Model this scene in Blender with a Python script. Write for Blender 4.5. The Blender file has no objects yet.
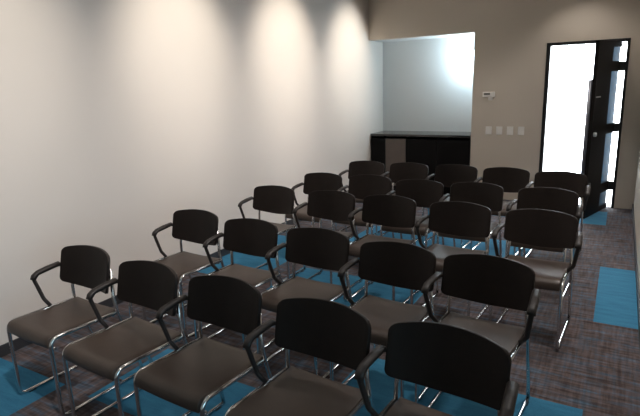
import bpy, bmesh, math, random
from mathutils import Vector, Matrix
random.seed(4)
S = bpy.context.scene
COL = S.collection
PI = math.pi

# ------------------------------------------------------------ dimensions
CAM_H, YAW, PITCH, ROLL, FPX = 1.7307, -0.5278, 0.235, -0.0341, 515.4215
BACK, LEFT, RIGHT, CEIL = 7.7235, -3.5177, 0.2506, 3.12
DOOR_L, DOOR_R, DOOR_H = -0.927, 0.031, 2.165
REC_R, REC_H, REC_D = -1.8857, 2.374, 0.56

# ------------------------------------------------------------ materials
def mat(name, col, rough=0.6, metal=0.0, spec=0.5, emit=None, estr=0.0, noise=None, bump=None, coat=0.0):
    m = bpy.data.materials.new(name); m.use_nodes = True
    nt = m.node_tree; b = nt.nodes['Principled BSDF']
    b.inputs['Base Color'].default_value = (*col, 1)
    b.inputs['Roughness'].default_value = rough
    b.inputs['Metallic'].default_value = metal
    b.inputs['Specular IOR Level'].default_value = spec
    b.inputs['Coat Weight'].default_value = coat
    if emit:
        b.inputs['Emission Color'].default_value = (*emit, 1)
        b.inputs['Emission Strength'].default_value = estr
    if noise or bump:
        tc = nt.nodes.new('ShaderNodeTexCoord')
    if noise:
        sc, amt = noise
        n = nt.nodes.new('ShaderNodeTexNoise'); n.inputs['Scale'].default_value = sc
        n.inputs['Detail'].default_value = 4
        nt.links.new(tc.outputs['Object'], n.inputs['Vector'])
        r = nt.nodes.new('ShaderNodeMapRange')
        r.inputs['From Min'].default_value = 0.3; r.inputs['From Max'].default_value = 0.7
        r.inputs['To Min'].default_value = 1 - amt; r.inputs['To Max'].default_value = 1 + amt
        nt.links.new(n.outputs['Fac'], r.inputs['Value'])
        v = nt.nodes.new('ShaderNodeVectorMath'); v.operation = 'SCALE'
        v.inputs[0].default_value = col
        nt.links.new(r.outputs['Result'], v.inputs['Scale'])
        nt.links.new(v.outputs['Vector'], b.inputs['Base Color'])
    if bump:
        sc, st = bump
        n2 = nt.nodes.new('ShaderNodeTexNoise'); n2.inputs['Scale'].default_value = sc
        n2.inputs['Detail'].default_value = 3
        nt.links.new(tc.outputs['Object'], n2.inputs['Vector'])
        bp = nt.nodes.new('ShaderNodeBump'); bp.inputs['Strength'].default_value = st
        bp.inputs['Distance'].default_value = 0.002
        nt.links.new(n2.outputs['Fac'], bp.inputs['Height'])
        nt.links.new(bp.outputs['Normal'], b.inputs['Normal'])
    return m

M = {}
M['wall'] = mat('white_paint', (0.66, 0.615, 0.57), 0.75, spec=0.25, noise=(1.3, 0.015), bump=(160, 0.08))
M['backwall'] = mat('greige_paint', (0.66, 0.59, 0.505), 0.75, spec=0.25, noise=(1.3, 0.015), bump=(160, 0.08))
M['recess'] = mat('recess_paint', (0.76, 0.77, 0.76), 0.7, spec=0.3, noise=(1.3, 0.01))
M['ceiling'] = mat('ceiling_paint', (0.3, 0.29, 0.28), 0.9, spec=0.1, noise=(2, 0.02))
M['base'] = mat('dark_skirting', (0.03, 0.03, 0.034), 0.5, noise=(9, 0.1))
M['seat'] = mat('seat_vinyl', (0.053, 0.036, 0.027), 0.42, spec=0.45, noise=(14, 0.08), bump=(420, 0.12))
M['shell'] = mat('back_plastic', (0.0155, 0.0105, 0.0085), 0.5, spec=0.22, noise=(20, 0.08), bump=(500, 0.1))
M['under'] = mat('underside_plastic', (0.012, 0.011, 0.011), 0.6, noise=(20, 0.1))
M['arm'] = mat('arm_plastic', (0.018, 0.013, 0.011), 0.50, spec=0.5, noise=(20, 0.08))
M['chrome'] = mat('chrome', (0.72, 0.71, 0.70), 0.17, metal=1.0, noise=(30, 0.03))
M['rubber'] = mat('rubber_glide', (0.02, 0.02, 0.02), 0.8, noise=(30, 0.1))
M['frame'] = mat('black_frame', (0.008, 0.008, 0.009), 0.4, noise=(6, 0.1))
M['leaf'] = mat('black_leaf', (0.006, 0.0045, 0.004), 0.5, spec=0.12, noise=(5, 0.12))
M['steel'] = mat('brushed_steel', (0.55, 0.55, 0.56), 0.3, metal=1.0, noise=(25, 0.04))
M['pull'] = mat('grey_pull', (0.30, 0.30, 0.33), 0.4, metal=0.6, noise=(25, 0.04))
M['cab'] = mat('black_laminate', (0.004, 0.0035, 0.0035), 0.5, spec=0.15, noise=(4, 0.15))
M['counter'] = mat('black_counter', (0.02, 0.02, 0.02), 0.16, spec=0.9, noise=(40, 0.2))
M['taupe'] = mat('taupe_laminate', (0.125, 0.10, 0.085), 0.5, noise=(8, 0.06))
M['white'] = mat('white_plastic', (0.92, 0.89, 0.84), 0.45, noise=(8, 0.02))
M['greyplastic'] = mat('grey_plastic', (0.18, 0.17, 0.16), 0.4, noise=(8, 0.02))
M['lamp'] = mat('lamp_diffuser', (0.9, 0.95, 1.0), 0.4, emit=(0.72, 0.89, 1.0), estr=14.0, noise=(5, 0.01))
M['pane'] = mat('daylit_pane', (0.85, 0.9, 0.95), 0.35, emit=(0.88, 0.95, 1.0), estr=10.0, noise=(5, 0.01))
M['tint'] = mat('blue_tinted_glass', (0.0015, 0.010, 0.020), 0.30, noise=(4, 0.03))
M['tint'].node_tree.nodes['Principled BSDF'].inputs['Transmission Weight'].default_value = 0.9
M['corrfloor'] = mat('pale_tiles', (0.75, 0.75, 0.75), 0.4, noise=(5, 0.04))
M['corrwall'] = mat('corridor_paint', (0.8, 0.82, 0.84), 0.7, noise=(3, 0.02))


def carpet(name, kind):
    m = bpy.data.materials.new(name); m.use_nodes = True
    nt = m.node_tree; L = nt.links; b = nt.nodes['Principled BSDF']
    b.inputs['Roughness'].default_value = 0.95
    b.inputs['Specular IOR Level'].default_value = 0.15
    tc = nt.nodes.new('ShaderNodeTexCoord')
    def streak(sx, sy, scale, det=3.0, off=0.0):
        mp = nt.nodes.new('ShaderNodeMapping')
        mp.inputs['Scale'].default_value = (sx, sy, 1); mp.inputs['Location'].default_value = (off, off * 1.7, 0)
        L.new(tc.outputs['Object'], mp.inputs['Vector'])
        n = nt.nodes.new('ShaderNodeTexNoise'); n.inputs['Scale'].default_value = scale
        n.inputs['Detail'].default_value = det; n.inputs['Roughness'].default_value = 0.6
        L.new(mp.outputs['Vector'], n.inputs['Vector'])
        return n.outputs['Fac']
    def ramp(fac, stops):
        r = nt.nodes.new('ShaderNodeValToRGB')
        e = r.color_ramp.elements
        e[0].position, e[0].color = stops[0][0], (*stops[0][1], 1)
        e[1].position, e[1].color = stops[-1][0], (*stops[-1][1], 1)
        for p, c in stops[1:-1]:
            x = e.new(p); x.color = (*c, 1)
        L.new(fac, r.inputs['Fac'])
        return r.outputs['Color']
    def mix(f, a, c, mode='MIX'):
        x = nt.nodes.new('ShaderNodeMix'); x.data_type = 'RGBA'; x.blend_type = mode
        if isinstance(f, float): x.inputs['Factor'].default_value = f
        else: L.new(f, x.inputs['Factor'])
        L.new(a, x.inputs['A']); L.new(c, x.inputs['B'])
        return x.outputs['Result']
    if kind == 'brown':
        a = ramp(streak(1.2, 7.0, 3.2, off=3.1), [(0.34, (0.053, 0.036, 0.033)), (0.45, (0.108, 0.079, 0.074)),
                                         (0.54, (0.095, 0.087, 0.099)), (0.64, (0.072, 0.125, 0.182))])
        c = ramp(streak(9.0, 0.9, 3.2, off=8.3), [(0.34, (0.049, 0.036, 0.035)), (0.5, (0.114, 0.088, 0.084)),
                                          (0.64, (0.076, 0.106, 0.141))])
        col = mix(0.45, a, c)
        f = ramp(streak(2.0, 17.0, 2.2, off=1.0), [(0.35, (0.60, 0.60, 0.60)), (0.65, (1.35, 1.35, 1.35))])
        col = mix(0.85, col, f, 'MULTIPLY')
        f2 = ramp(streak(20.0, 2.0, 2.2, off=5.0), [(0.35, (0.75, 0.75, 0.75)), (0.65, (1.25, 1.25, 1.25))])
        col = mix(0.8, col, f2, 'MULTIPLY')
    else:
        a = ramp(streak(1.5, 8.0, 3.0), [(0.3, (0.036, 0.160, 0.275)), (0.7, (0.050, 0.215, 0.345))])
        f = ramp(streak(40.0, 40.0, 3.0), [(0.3, (0.85, 0.85, 0.85)), (0.7, (1.15, 1.15, 1.15))])
        col = mix(0.8, a, f, 'MULTIPLY')
    L.new(col, b.inputs['Base Color'])
    n = nt.nodes.new('ShaderNodeTexNoise'); n.inputs['Scale'].default_value = 220
    L.new(tc.outputs['Object'], n.inputs['Vector'])
    bp = nt.nodes.new('ShaderNodeBump'); bp.inputs['Strength'].default_value = 0.4; bp.inputs['Distance'].default_value = 0.004
    L.new(n.outputs['Fac'], bp.inputs['Height']); L.new(bp.outputs['Normal'], b.inputs['Normal'])
    return m
M['carpet'] = carpet('brown_carpet', 'brown')
M['bluecarpet'] = carpet('blue_carpet', 'blue')

# ------------------------------------------------------------ mesh helpers
def link(name, bm, m, parent=None, smooth=False, bevel=0.0, seg=2, loc=None):
    me = bpy.data.meshes.new(name)
    bmesh.ops.recalc_face_normals(bm, faces=bm.faces)
    bm.to_mesh(me); bm.free()
    for x in (m if isinstance(m, (list, tuple)) else [m]): me.materials.append(x)
    if smooth:
        for p in me.polygons: p.use_smooth = True
    o = bpy.data.objects.new(name, me); COL.objects.link(o)
    if parent: o.parent = parent
    if loc: o.location = loc
    if bevel:
        b = o.modifiers.new('edge', 'BEVEL'); b.width = bevel; b.segments = seg
        b.limit_method = 'ANGLE'; b.angle_limit = math.radians(40)
    return o

def add_box(bm, x0, y0, z0, x1, y1, z1):
    v = [bm.verts.new(p) for p in ((x0,y0,z0),(x1,y0,z0),(x1,y1,z0),(x0,y1,z0),(x0,y0,z1),(x1,y0,z1),(x1,y1,z1),(x0,y1,z1))]
    for f in ((0,3,2,1),(4,5,6,7),(0,1,5,4),(1,2,6,5),(2,3,7,6),(3,0,4,7)):
        bm.faces.new([v[i] for i in f])

def box(*a):
    bm = bmesh.new(); add_box(bm, *a); return bm

def fillet(pts, radii, n=6):
    """Polyline with rounded corners."""
    out = [Vector(pts[0])]
    for i in range(1, len(pts) - 1):
        a, b, c = Vector(pts[i-1]), Vector(pts[i]), Vector(pts[i+1])
        r = radii[i-1] if isinstance(radii, (list, tuple)) else radii
        u, w = (a - b).normalized(), (c - b).normalized()
        ang = u.angle(w)
        if r <= 0 or ang > PI - 0.02:
            out.append(b); continue
        d = r / math.tan(ang / 2)
        cen = b + (u + w).normalized() * (r / math.sin(ang / 2))
        p0, p1 = b + u * d, b + w * d
        q0, q1 = p0 - cen, p1 - cen
        tot = q0.angle(q1); ax = q0.cross(q1).normalized()
        for k in range(n + 1):
            out.append(cen + Matrix.Rotation(tot * k / n, 3, ax) @ q0)
    out.append(Vector(pts[-1]))
    return out

def add_tube(bm, pts, r, n=10, flat=None, radii=None):
    """Sweep a circle (or an ellipse flat=(rw, rh)) along pts."""
    pts = [Vector(p) for p in pts]
    rings = []
    prev = None
    for i, p in enumerate(pts):
        t = (pts[min(i+1, len(pts)-1)] - pts[max(i-1, 0)]).normalized()
        if prev is None:
            ref = Vector((1, 0, 0)) if abs(t.x) < 0.9 else Vector((0, 0, 1))
            s = (ref - t * ref.dot(t)).normalized()
        else:
            s = (prev - t * prev.dot(t)).normalized()
        prev = s
        u = t.cross(s)
        k = radii[i] if radii else 1.0
        rw, rh = (flat if flat else (r, r))
        rings.append([bm.verts.new(p + s * (math.cos(2*PI*j/n) * rw * k) + u * (math.sin(2*PI*j/n) * rh * k)) for j in range(n)])
    for a, b in zip(rings, rings[1:]):
        for j in range(n):
            bm.faces.new((a[j], a[(j+1) % n], b[(j+1) % n], b[j]))
    bm.faces.new(rings[0][::-1]); bm.faces.new(rings[-1])

def tube(pts, r, **k):
    bm = bmesh.new(); add_tube(bm, pts, r, **k); return bm

def empty(name, loc, rz=0):
    o = bpy.data.objects.new(name, None); COL.objects.link(o)
    o.location = loc; o.rotation_euler = (0, 0, rz); o.empty_display_size = 0.1
    return o

def tag(o, label, cat, group=None):
    o['label'] = label; o['category'] = cat
    if group: o['group'] = group
    return o

def struct(o):
    o['kind'] = 'structure'; return o

# ------------------------------------------------------------ room shell
FRONT, FAR_R = -3.0, 3.2
# carpet: a grid of tiles, blue ones picked out
blue = [(-0.04, 3.93, 0.40, 5.20), (-0.67, 1.50, -0.035, 2.77), (-1.30, 2.14, -0.67, 2.77), (-1.93, 3.40, -1.30, 4.03),
        (-2.56, 3.40, -1.93, 4.03), (-2.56, 4.97, -0.67, 5.68), (-3.60, 3.48, -2.80, 4.86), (-1.93, 1.50, -1.30, 2.14),
        (-2.56, 1.62, -1.93, 2.25), (-3.60, 0.90, -2.80, 1.64), (-0.34, 6.75, -0.035, 7.45)]  # near-left blue cut short: brown stands in for shaded blue under the chairs
xs = sorted({-3.75, FAR_R + .1} | {b[0] for b in blue} | {b[2] for b in blue})
ys = sorted({FRONT - .1, BACK + .05} | {b[1] for b in blue} | {b[3] for b in blue})
bm = bmesh.new()
vg = {(i, j): bm.verts.new((x, y, 0)) for i, x in enumerate(xs) for j, y in enumerate(ys)}
for i in range(len(xs) - 1):
    for j in range(len(ys) - 1):
        f = bm.faces.new((vg[i, j], vg[i+1, j], vg[i+1, j+1], vg[i, j+1]))
        cx, cy = (xs[i] + xs[i+1]) / 2, (ys[j] + ys[j+1]) / 2
        f.material_index = int(any(b[0] < cx < b[2] and b[1] < cy < b[3] for b in blue))
low = [bm.verts.new((x, y, -0.1)) for x, y in ((xs[0], ys[0]), (xs[-1], ys[0]), (xs[-1], ys[-1]), (xs[0], ys[-1]))]
bm.faces.new(low[::-1])
struct(link('floor', bm, [M['carpet'], M['bluecarpet']]))

RB = BACK + REC_D
struct(link('wall_left', box(LEFT - .12, FRONT, 0, LEFT, RB, CEIL), M['wall']))
bm = bmesh.new()                                     # wall_back with the recess and the doorway cut out
T = 0.12
add_box(bm, LEFT, BACK, REC_H, REC_R, BACK + T, CEIL)
add_box(bm, REC_R, BACK, 0, DOOR_L, BACK + T, CEIL)
add_box(bm, DOOR_L, BACK, DOOR_H, DOOR_R, BACK + T, CEIL)
add_box(bm, DOOR_R, BACK, 0, RIGHT + .12, BACK + T, CEIL)
struct(link('wall_back', bm, M['backwall']))
bm = bmesh.new()
add_box(bm, LEFT - .12, RB, 0, REC_R + .12, RB + .08, REC_H + .1)
add_box(bm, REC_R, BACK + T, 0, REC_R + .12, RB, REC_H + .1)
add_box(bm, LEFT, BACK + T, REC_H, REC_R, RB, REC_H + .1)
struct(link('wall_recess', bm, M['recess']))
struct(link('wall_right', box(RIGHT, 1.3, 0, RIGHT + .12, BACK, CEIL), M['backwall']))
bm = bmesh.new()
add_box(bm, RIGHT + .12, 1.3, 0, FAR_R, 1.42, CEIL)
add_box(bm, FAR_R, FRONT, 0, FAR_R + .12, 1.42, CEIL)
add_box(bm, LEFT - .12, FRONT - .12, 0, FAR_R + .12, FRONT, CEIL)
struct(link('wall_front', bm, M['backwall']))
struct(link('ceiling', box(LEFT - .12, FRONT - .12, CEIL, FAR_R + .12, RB + .08, CEIL + .1), M['ceiling']))
struct(link('baseboard_left', box(LEFT, FRONT, 0, LEFT + .012, BACK, .08), M['base'], bevel=.003))
struct(link('baseboard_right', box(RIGHT - .012, 1.3, 0, RIGHT, BACK, .08), M['base'], bevel=.003))

# ------------------------------------------------------------ corridor beyond the doorway
CY = BACK + T
bm = bmesh.new(); add_box(bm, -1.9, BACK + .05, -.1, 1.6, CY + 1.7, 0.0)
struct(link('floor_corridor', bm, M['corrfloor']))
bm = bmesh.new()
add_box(bm, -1.62, CY + .01, 0, -1.5, CY + 1.6, 2.7); add_box(bm, 1.4, CY + .01, 0, 1.52, CY + 1.6, 2.7)
add_box(bm, -1.62, CY + 1.6, 0, 1.52, CY + 1.7, 2.7)
struct(link('wall_corridor', bm, M['corrwall']))
struct(link('ceiling_corridor', box(-1.62, CY + .01, 2.7, 1.52, CY + 1.7, 2.8), M['corrwall']))
w = struct(link('window_1', box(-1.45, CY + 1.56, .03, 1.35, CY + 1.6, 2.6), M['white']))
link('pane', box(-1.42, CY + 1.54, .06, 1.32, CY + 1.56, 2.57), M['pane'], w)

# ------------------------------------------------------------ door
d = struct(empty('door_1', ((DOOR_L + DOOR_R) / 2, BACK, 0)))
def at_door(o):
    o.matrix_parent_inverse = Matrix.Translation(-d.location); return o
bm = bmesh.new()
add_box(bm, DOOR_L, BACK - .015, 0, DOOR_L + .05, BACK + T, DOOR_H)
add_box(bm, DOOR_R - .035, BACK - .015, 0, DOOR_R, BACK + T, DOOR_H)
add_box(bm, DOOR_L + .05, BACK - .015, DOOR_H - .04, DOOR_R - .035, BACK + T, DOOR_H)
at_door(link('door_frame', bm, M['frame'], d, bevel=.004))
HX, HY = -0.075, BACK - .03
FX, FY = -0.298, 6.94
LEN = math.hypot(FX - HX, FY - HY); ANG = math.atan2(FY - HY, FX - HX)
leaf = empty('door_leaf', (HX, HY, 0), ANG); leaf.parent = d
at_door(leaf)
# local frame of the leaf: x runs from the hinges to the free edge, +y faces the aisle
bm = bmesh.new()
TH = .022
GS = .30
zc = [.012, .31, 1.07, 1.83, DOOR_H - .045]
add_box(bm, GS, -TH, .012, LEN, TH, DOOR_H - .045)
for k, z in enumerate(zc):
    add_box(bm, .0, -TH, max(z - .06, .012), GS, TH, min(z + .06, DOOR_H - .045))
link('panel', bm, M['leaf'], leaf)
for z0, z1 in zip(zc, zc[1:]):
    link('glass_pane', box(.004, -.006, z0 + .05, GS + .004, .006, z1 - .05), M['tint'], leaf)
bm = bmesh.new()                                    # long pull handle on the room face
side = -1
yb = side * (TH + .032)
add_tube(bm, [(LEN - .035, yb, .55), (LEN - .035, yb, 1.68)], .021, n=12)
for z in (.72, 1.5):
    add_tube(bm, [(LEN - .035, side * TH, z), (LEN - .035, yb, z)], .010)
link('pull_handle', bm, M['pull'], leaf, smooth=True)
bm = bmesh.new()
add_tube(bm, [(LEN - .07, TH - .001, 1.04), (LEN - .07, TH + .03, 1.04)], .026, n=16)
link('lock_cylinder', bm, M['steel'], leaf, bevel=.003)
bm = bmesh.new()
add_box(bm, LEN - .16, TH, 1.472, LEN - .03, TH + .012, 1.486)
link('lock_plate', bm, M['steel'], leaf, bevel=.002)
link('floor_bolt', box(LEN - .075, TH, .37, LEN - .045, TH + .015, .45), M['steel'], leaf, bevel=.003)
for z in (1.83, 1.07, .31):
    bm = bmesh.new()
    add_box(bm, HX - .01, BACK - .05, z - .055, DOOR_R - .03, BACK - .018, z + .055)
    add_tube(bm, [(HX + .012, BACK - .045, z - .06), (HX + .012, BACK - .045, z + .06)], .014, n=12)
    at_door(link('hinge', bm, M['frame'], d, bevel=.002))

# ------------------------------------------------------------ recess: counter cabinet and wall lamp
cx0, cx1, cy0, ctop = LEFT + .012, REC_R - .012, BACK + .012, .925
c = tag(empty('counter_cabinet', ((cx0 + cx1) / 2, BACK + .28, 0)), 'long black counter cabinet filling the recess in the back wall', 'cabinet')
def at_c(o): o.matrix_parent_inverse = Matrix.Translation(-c.location); return o
at_c(link('worktop', box(cx0, cy0 - .01, ctop - .035, cx1, RB - .002, ctop), M['counter'], c, bevel=.004))
bm = bmesh.new()
add_box(bm, cx0, cy0 + .03, 0, cx1, RB - .002, .08)              # plinth
add_box(bm, cx0, RB - .02, .08, cx1, RB - .002, ctop - .035)     # back
add_box(bm, cx0, cy0 + .02, .08, cx1, RB - .02, .10)             # bottom
xd = [cx0, -3.25, -2.905, -2.40, cx1]
for k, x in enumerate(xd):
    xa = min(max(x - .01, cx0), cx1 - .02)
    add_box(bm, xa, cy0 + .02, .10, xa + .02, RB - .02, ctop - .035)
at_c(link('body', bm, M['cab'], c))
for k in range(4):
    m = M['taupe'] if k == 1 else M['cab']
    o = at_c(link('cabinet_door', box(xd[k] + .004, cy0, .09, xd[k+1] - .004, cy0 + .019, ctop - .075), m, c, bevel=.002))
    if k == 1: o['label'] = 'taupe door'

l = tag(empty('wall_lamp', (REC_R, 8.13, 2.02)), 'glowing white wall lamp at the right side of the recess above the cabinet', 'lamp')
link('base', box(-.02, -.07, -.15, -.0005, .07, .15), M['steel'], l, bevel=.004)
bm = bmesh.new()
for zi in (0,):
    ring = []
    n = 12
    for z in (-.13, .13):
        ring.append([bm.verts.new((-.02 - .095 * math.sin(PI * k / n), .06 * math.cos(PI * k / n), z)) for k in range(n + 1)])
    for k in range(n): bm.faces.new((ring[0][k], ring[0][k+1], ring[1][k+1], ring[1][k]))
    bm.faces.new(ring[0][::-1]); bm.faces.new(ring[1]); bm.faces.new((ring[0][0], ring[1][0], ring[1][-1], ring[0][-1]))
link('lamp_diffuser', bm, M['lamp'], l)

# ------------------------------------------------------------ wall controls
t = tag(empty('thermostat', (-1.652, BACK, 1.515)), 'white box thermostat on the back wall above the row of switches', 'thermostat')
link('housing', box(-.085, -.028, -.036, .085, 0.0, .036), M['white'], t, bevel=.006)
link('display', box(-.065, -.0295, -.008, .02, -.027, .02), M['greyplastic'], t)
link('sensor_housing', box(-.005, -.02, -.085, .055, 0.0, -.040), M['white'], t, bevel=.005)
names = ['light switch plate nearest the recess, first of four under the thermostat', 'second light switch plate from the recess in the row of four',
         'third light switch plate from the recess in the row of four', 'light switch plate nearest the door, last of the row of four']
for k in range(4):
    s = tag(empty('light_switch', (-1.635 + .148 * k, BACK, 1.005)), 'white ' + names[k], 'light switch', 'light switches on the back wall')
    link('plate', box(-.043, -.010, -.058, .043, 0.0, .058), M['white'], s, bevel=.004)
    link('rocker', box(-.018, -.015, -.030, .018, -.0095, .030), M['white'], s, bevel=.003)

# ------------------------------------------------------------ chair
def seat_bm():
    bm = bmesh.new()
    prof = [(.190, 0.474), (.16, 0.471), (.08, 0.468), (0.0, 0.469), (-.10, 0.476), (-.18, 0.482), (-.215, 0.482), (-.234, 0.475), (-.245, 0.460), (-.249, 0.437), (-.248, 0.420),
            (-.240, 0.418), (-.232, 0.434), (-.222, 0.450), (-.20, 0.458), (-.10, 0.454), (0, 0.448), (.08, 0.447), (.16, 0.450), (.190, 0.454)]
    hw = .203; nx = 10; rings = []
    for i in range(nx + 1):
        u = -1 + 2 * i / nx
        dip = -.006 * (1 - u * u)
        ring = []
        for (y, z) in prof:
            x = hw * u
            if y > .1: x *= 1 - (y - .1) * .25          # seat narrows a little at the back
            ring.append(bm.verts.new((x, y, z + dip)))
        rings.append(ring)
    for a, b in zip(rings, rings[1:]):
        for j in range(len(prof)):
            k = (j + 1) % len(prof)
            bm.faces.new((a[j], a[k], b[k], b[j]))
    bm.faces.new(rings[0][::-1]); bm.faces.new(rings[-1])
    return bm

BW, BZ0, BZ1, BC = .234, .564, .824, .066
def back_y(x, z):
    return .20 - BC * (x / BW) ** 2 + .045 * (z - BZ0) / (BZ1 - BZ0) - .02
def back_bm():
    bm = bmesh.new()
    nu, nv = 20, 14; r = .034
    H = BZ1 - BZ0
    grid = []
    for j in range(nv + 1):
        t = j / nv
        # denser rows near the rounded top and bottom
        s = .5 - .5 * math.cos(PI * t)
        z = BZ0 + H * s
        e = min(z - BZ0, BZ1 - z)
        rr = r if z > (BZ0 + BZ1) / 2 else r * .8
        w = BW if e >= rr else BW - rr + math.sqrt(max(0, rr * rr - (rr - e) ** 2))
        row = []
        for i in range(nu + 1):
            x = w * (-1 + 2 * i / nu)
            zz = z - .020 * abs(x / BW) ** 2.2 * s + .036 * abs(x / BW) ** 1.8 * (1 - s)
            row.append(bm.verts.new((x, back_y(x, z), zz)))
        grid.append(row)
    for a, b in zip(grid, grid[1:]):
        for i in range(nu):
            bm.faces.new((a[i], a[i+1], b[i+1], b[i]))
    return bm

TX, TR = .214, .0105
def frame_bm(s):
    x = s * TX
    return tube(fillet([(x, .30, TR), (x, -.236, TR), (x, -.236, .471), (x, .165, .460)], [.035, .045], 7), TR, n=10)
def rear_bm(s):
    x = s * TX
    pts = fillet([(x, .30, TR), (x, .285, .09), (x, .178, .46), (s * .205, .172, .55), (s * .19, .185, .72)], .05, 5)
    return tube(pts, TR, n=10)
def arm_bm(s):
    X = s * .265
    pts = fillet([(s * .20, .165, .697), (X - s * .012, .135, .697), (X, .002, .676), (X, -.025, .648), (X - s * .02, .005, .515), (s * TX, .022, .472)], [.03, .02, .02, .03, .01], 5)
    return pts

def make_chair():
    root = empty('armchair', (0, 0, 0))
    link('seat', seat_bm(), M['seat'], root, smooth=True, bevel=.004)
    b = link('backrest', back_bm(), M['shell'], root, smooth=True)
    so = b.modifiers.new('shell', 'SOLIDIFY'); so.thickness = .016; so.offset = 0
    be = b.modifiers.new('edge', 'BEVEL'); be.width = .004; be.segments = 2; be.limit_method = 'ANGLE'; be.angle_limit = math.radians(50)
    for s in (-1, 1):
        f = link('side_frame', frame_bm(s), M['chrome'], root, smooth=True)
        for y in (-.17, .25):
            link('glide', box(s * TX - .011, y - .02, 0, s * TX + .011, y + .02, .006), M['rubber'], f)
        link('leg', rear_bm(s), M['chrome'], root, smooth=True)
    bm = bmesh.new()
    add_tube(bm, [(-TX, -.214, .410), (TX, -.214, .410)], .007)
    for s in (-1, 1): add_tube(bm, [(s * TX, -.236, .410), (s * TX, -.212, .410)], .007)
    link('front_rail', bm, M['chrome'], root, smooth=True)
    link('rear_rail', tube([(-TX, .150, .450), (TX, .150, .450)], .008), M['chrome'], root, smooth=True)
    return root

def add_arm(root, s):
    pts = arm_bm(s)
    bm = bmesh.new()
    add_tube(bm, pts, .012, n=10, flat=(.013, .011))
    a = link('armrest', bm, M['arm'], root, smooth=True)
    X = s * .265
    pad = [(X - s * .014, .135, .705), (X - s * .006, .06, .696), (X, .004, .684), (X, -.022, .670), (X, -.032, .648)]
    bm = bmesh.new()
    add_tube(bm, fillet(pad, .015, 4), .016, n=10, flat=(.021, .013))
    link('arm_pad', bm, M['arm'], a, smooth=True)

def copy_chair(src):
    r = src.copy(); COL.objects.link(r)
    for ch in src.children:
        k = ch.copy(); COL.objects.link(k); k.parent = r
        for g in ch.children:
            q = g.copy(); COL.objects.link(q); q.parent = k
    return r

spots = [
 [(-2.698, 1.830, .008), (-2.117, 1.783, -.022), (-1.588, 1.780, -.014), (-1.020, 1.738, -.027), (-.488, 1.735, -.031)],
 [(-2.738, 2.814, .014), (-2.168, 2.754, .041), (-1.614, 2.726, .016), (-1.041, 2.644, -.014), (-.530, 2.619, -.050)],
 [(-2.725, 3.842, .004), (-2.114, 3.832, .032), (-1.577, 3.833, .032), (-.990, 3.798, -.019), (-.417, 3.765, -.003)],
 [(-2.646, 4.626, -.027), (-2.127, 4.667, .025), (-1.583, 4.590, .060), (-1.061, 4.623, .042), (-.468, 4.584, -.019)],
 [(-2.569, 5.545, .017), (-2.044, 5.559, -.027), (-1.507, 5.580, -.036), (-.977, 5.542, -.035), (-.455, 5.464, -.022)]]
rows = ['in nearest row', 'in second nearest row', 'in middle row', 'in second row from cabinet', 'in back row by cabinet']
cols = ['beside white wall', 'second from white wall', 'in middle', 'second from aisle', 'at aisle end']
BACKX = .163          # distance of the backrest plane from the chair's origin
single = make_chair(); add_arm(single, -1)
double = copy_chair(single); add_arm(double, 1)
used = set()
for i in range(5):
    for j in range(5):
        src = double if j == 4 else single
        r = src if src.name not in used else copy_chair(src)
        used.add(r.name)
        x, y, a = spots[i][j]
        a = a * .5 - .05
        ox, oy = -math.sin(a) * BACKX, math.cos(a) * BACKX
        r.location = (x - ox, y - oy, 0); r.rotation_euler = (0, 0, a)
        tag(r, 'black armchair with chrome legs, ' + cols[j] + ', ' + rows[i], 'chair', 'black armchairs set out in five rows')

# ------------------------------------------------------------ lights
def area(name, loc, rot, sx, sy, power, col):
    la = bpy.data.lights.new(name, 'AREA'); la.shape = 'RECTANGLE'; la.size = sx; la.size_y = sy
    la.energy = power; la.color = col
    o = bpy.data.objects.new(name, la); COL.objects.link(o); o.location = loc; o.rotation_euler = rot
    return o
def spot(name, loc, power, col, ang, blend, target=None, size=.04):
    la = bpy.data.lights.new(name, 'SPOT'); la.energy = power; la.color = col
    la.spot_size = ang; la.spot_blend = blend; la.shadow_soft_size = size
    o = bpy.data.objects.new(name, la); COL.objects.link(o); o.location = loc
    if target:
        o.rotation_euler = (Vector(target) - Vector(loc)).to_track_quat('-Z', 'Y').to_euler()
    return o
WARM = (1.0, .90, .78)
for y, p in ((0.1, 62), (1.85, 66), (3.60, 112), (5.35, 130), (7.05, 122)):
    spot('wall_washer', (LEFT + 1.35, y, CEIL - .03), p, WARM, math.radians(62), 1.0, (LEFT + 1.35 - .80, y, CEIL - .03 - .60), .03)
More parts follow.
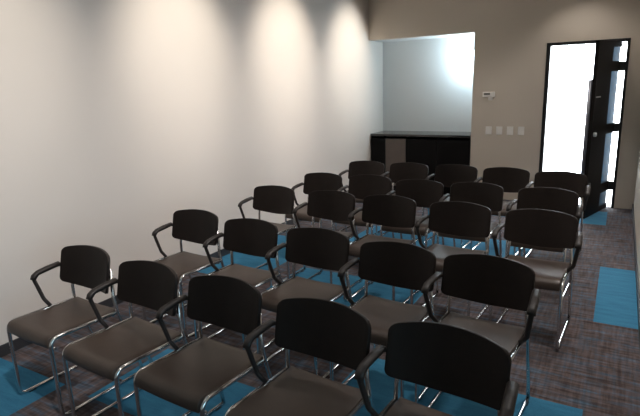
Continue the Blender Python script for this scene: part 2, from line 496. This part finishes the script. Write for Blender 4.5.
for x, y, p, an in ((-1.6, .9, 22, 120), (-1.6, 2.7, 30, 120), (-1.6, 4.5, 30, 120), (-1.6, 6.3, 30, 120), (.0, 2.9, 75, 82), (.0, 4.5, 85, 82), (.0, 6.1, 75, 82)):
    spot('room_downlight', (x, y, CEIL - .02), p, (1.0, .95, .91), math.radians(an), .8, (x, y, 0), .06)
for y in (.9, 2.7, 4.5, 6.3):
    spot('wall_fill_spot', (-1.0, y, CEIL - .02), 150, (1.0, .92, .88), math.radians(76), 1.0, (LEFT, y, .70), .06)  # added fill spots, aimed low to brighten the foot of the left wall
spot('door_downlight', (-.5, BACK - .55, CEIL - .02), 18, (1.0, .92, .84), math.radians(105), .6, (-.5, BACK - .55, 0), .04)
area('blue_fill_light', (FAR_R - .05, -.8, 1.7), (0, PI/2, 0), 2.0, 3.2, 55, (.50, .80, 1.0))  # added bluish fill for the left wall; no window modelled here
lp = bpy.data.lights.new('recess_lamp_light', 'POINT'); lp.energy = 14; lp.color = (.66, .87, 1.0); lp.shadow_soft_size = .05
lo = bpy.data.objects.new('recess_lamp_light', lp); COL.objects.link(lo); lo.location = (REC_R - .16, 8.13, 2.02)
wl = bpy.data.worlds.new('world'); S.world = wl; wl.use_nodes = True
wl.node_tree.nodes['Background'].inputs['Color'].default_value = (.6, .7, .8, 1)
wl.node_tree.nodes['Background'].inputs['Strength'].default_value = .3

# ------------------------------------------------------------ camera
fw = Vector((math.sin(YAW) * math.cos(PITCH), math.cos(YAW) * math.cos(PITCH), -math.sin(PITCH)))
rt = Vector((math.cos(YAW), -math.sin(YAW), 0)); up = rt.cross(fw)
cr, sr = math.cos(ROLL), math.sin(ROLL)
rt, up = rt * cr + up * sr, up * cr - rt * sr
cd = bpy.data.cameras.new('camera'); cam = bpy.data.objects.new('camera', cd); COL.objects.link(cam)
m = Matrix((rt, up, -fw)).transposed().to_4x4(); m.translation = (0, 0, CAM_H)
cam.matrix_world = m
cd.sensor_width = 36; cd.lens = FPX * 36 / 640; cd.clip_start = .02
S.camera = cam
S.view_settings.view_transform = 'Standard'; S.view_settings.look = 'None'
S.view_settings.gamma = 1; S.view_settings.use_curve_mapping = False
S.view_settings.exposure = 0.28
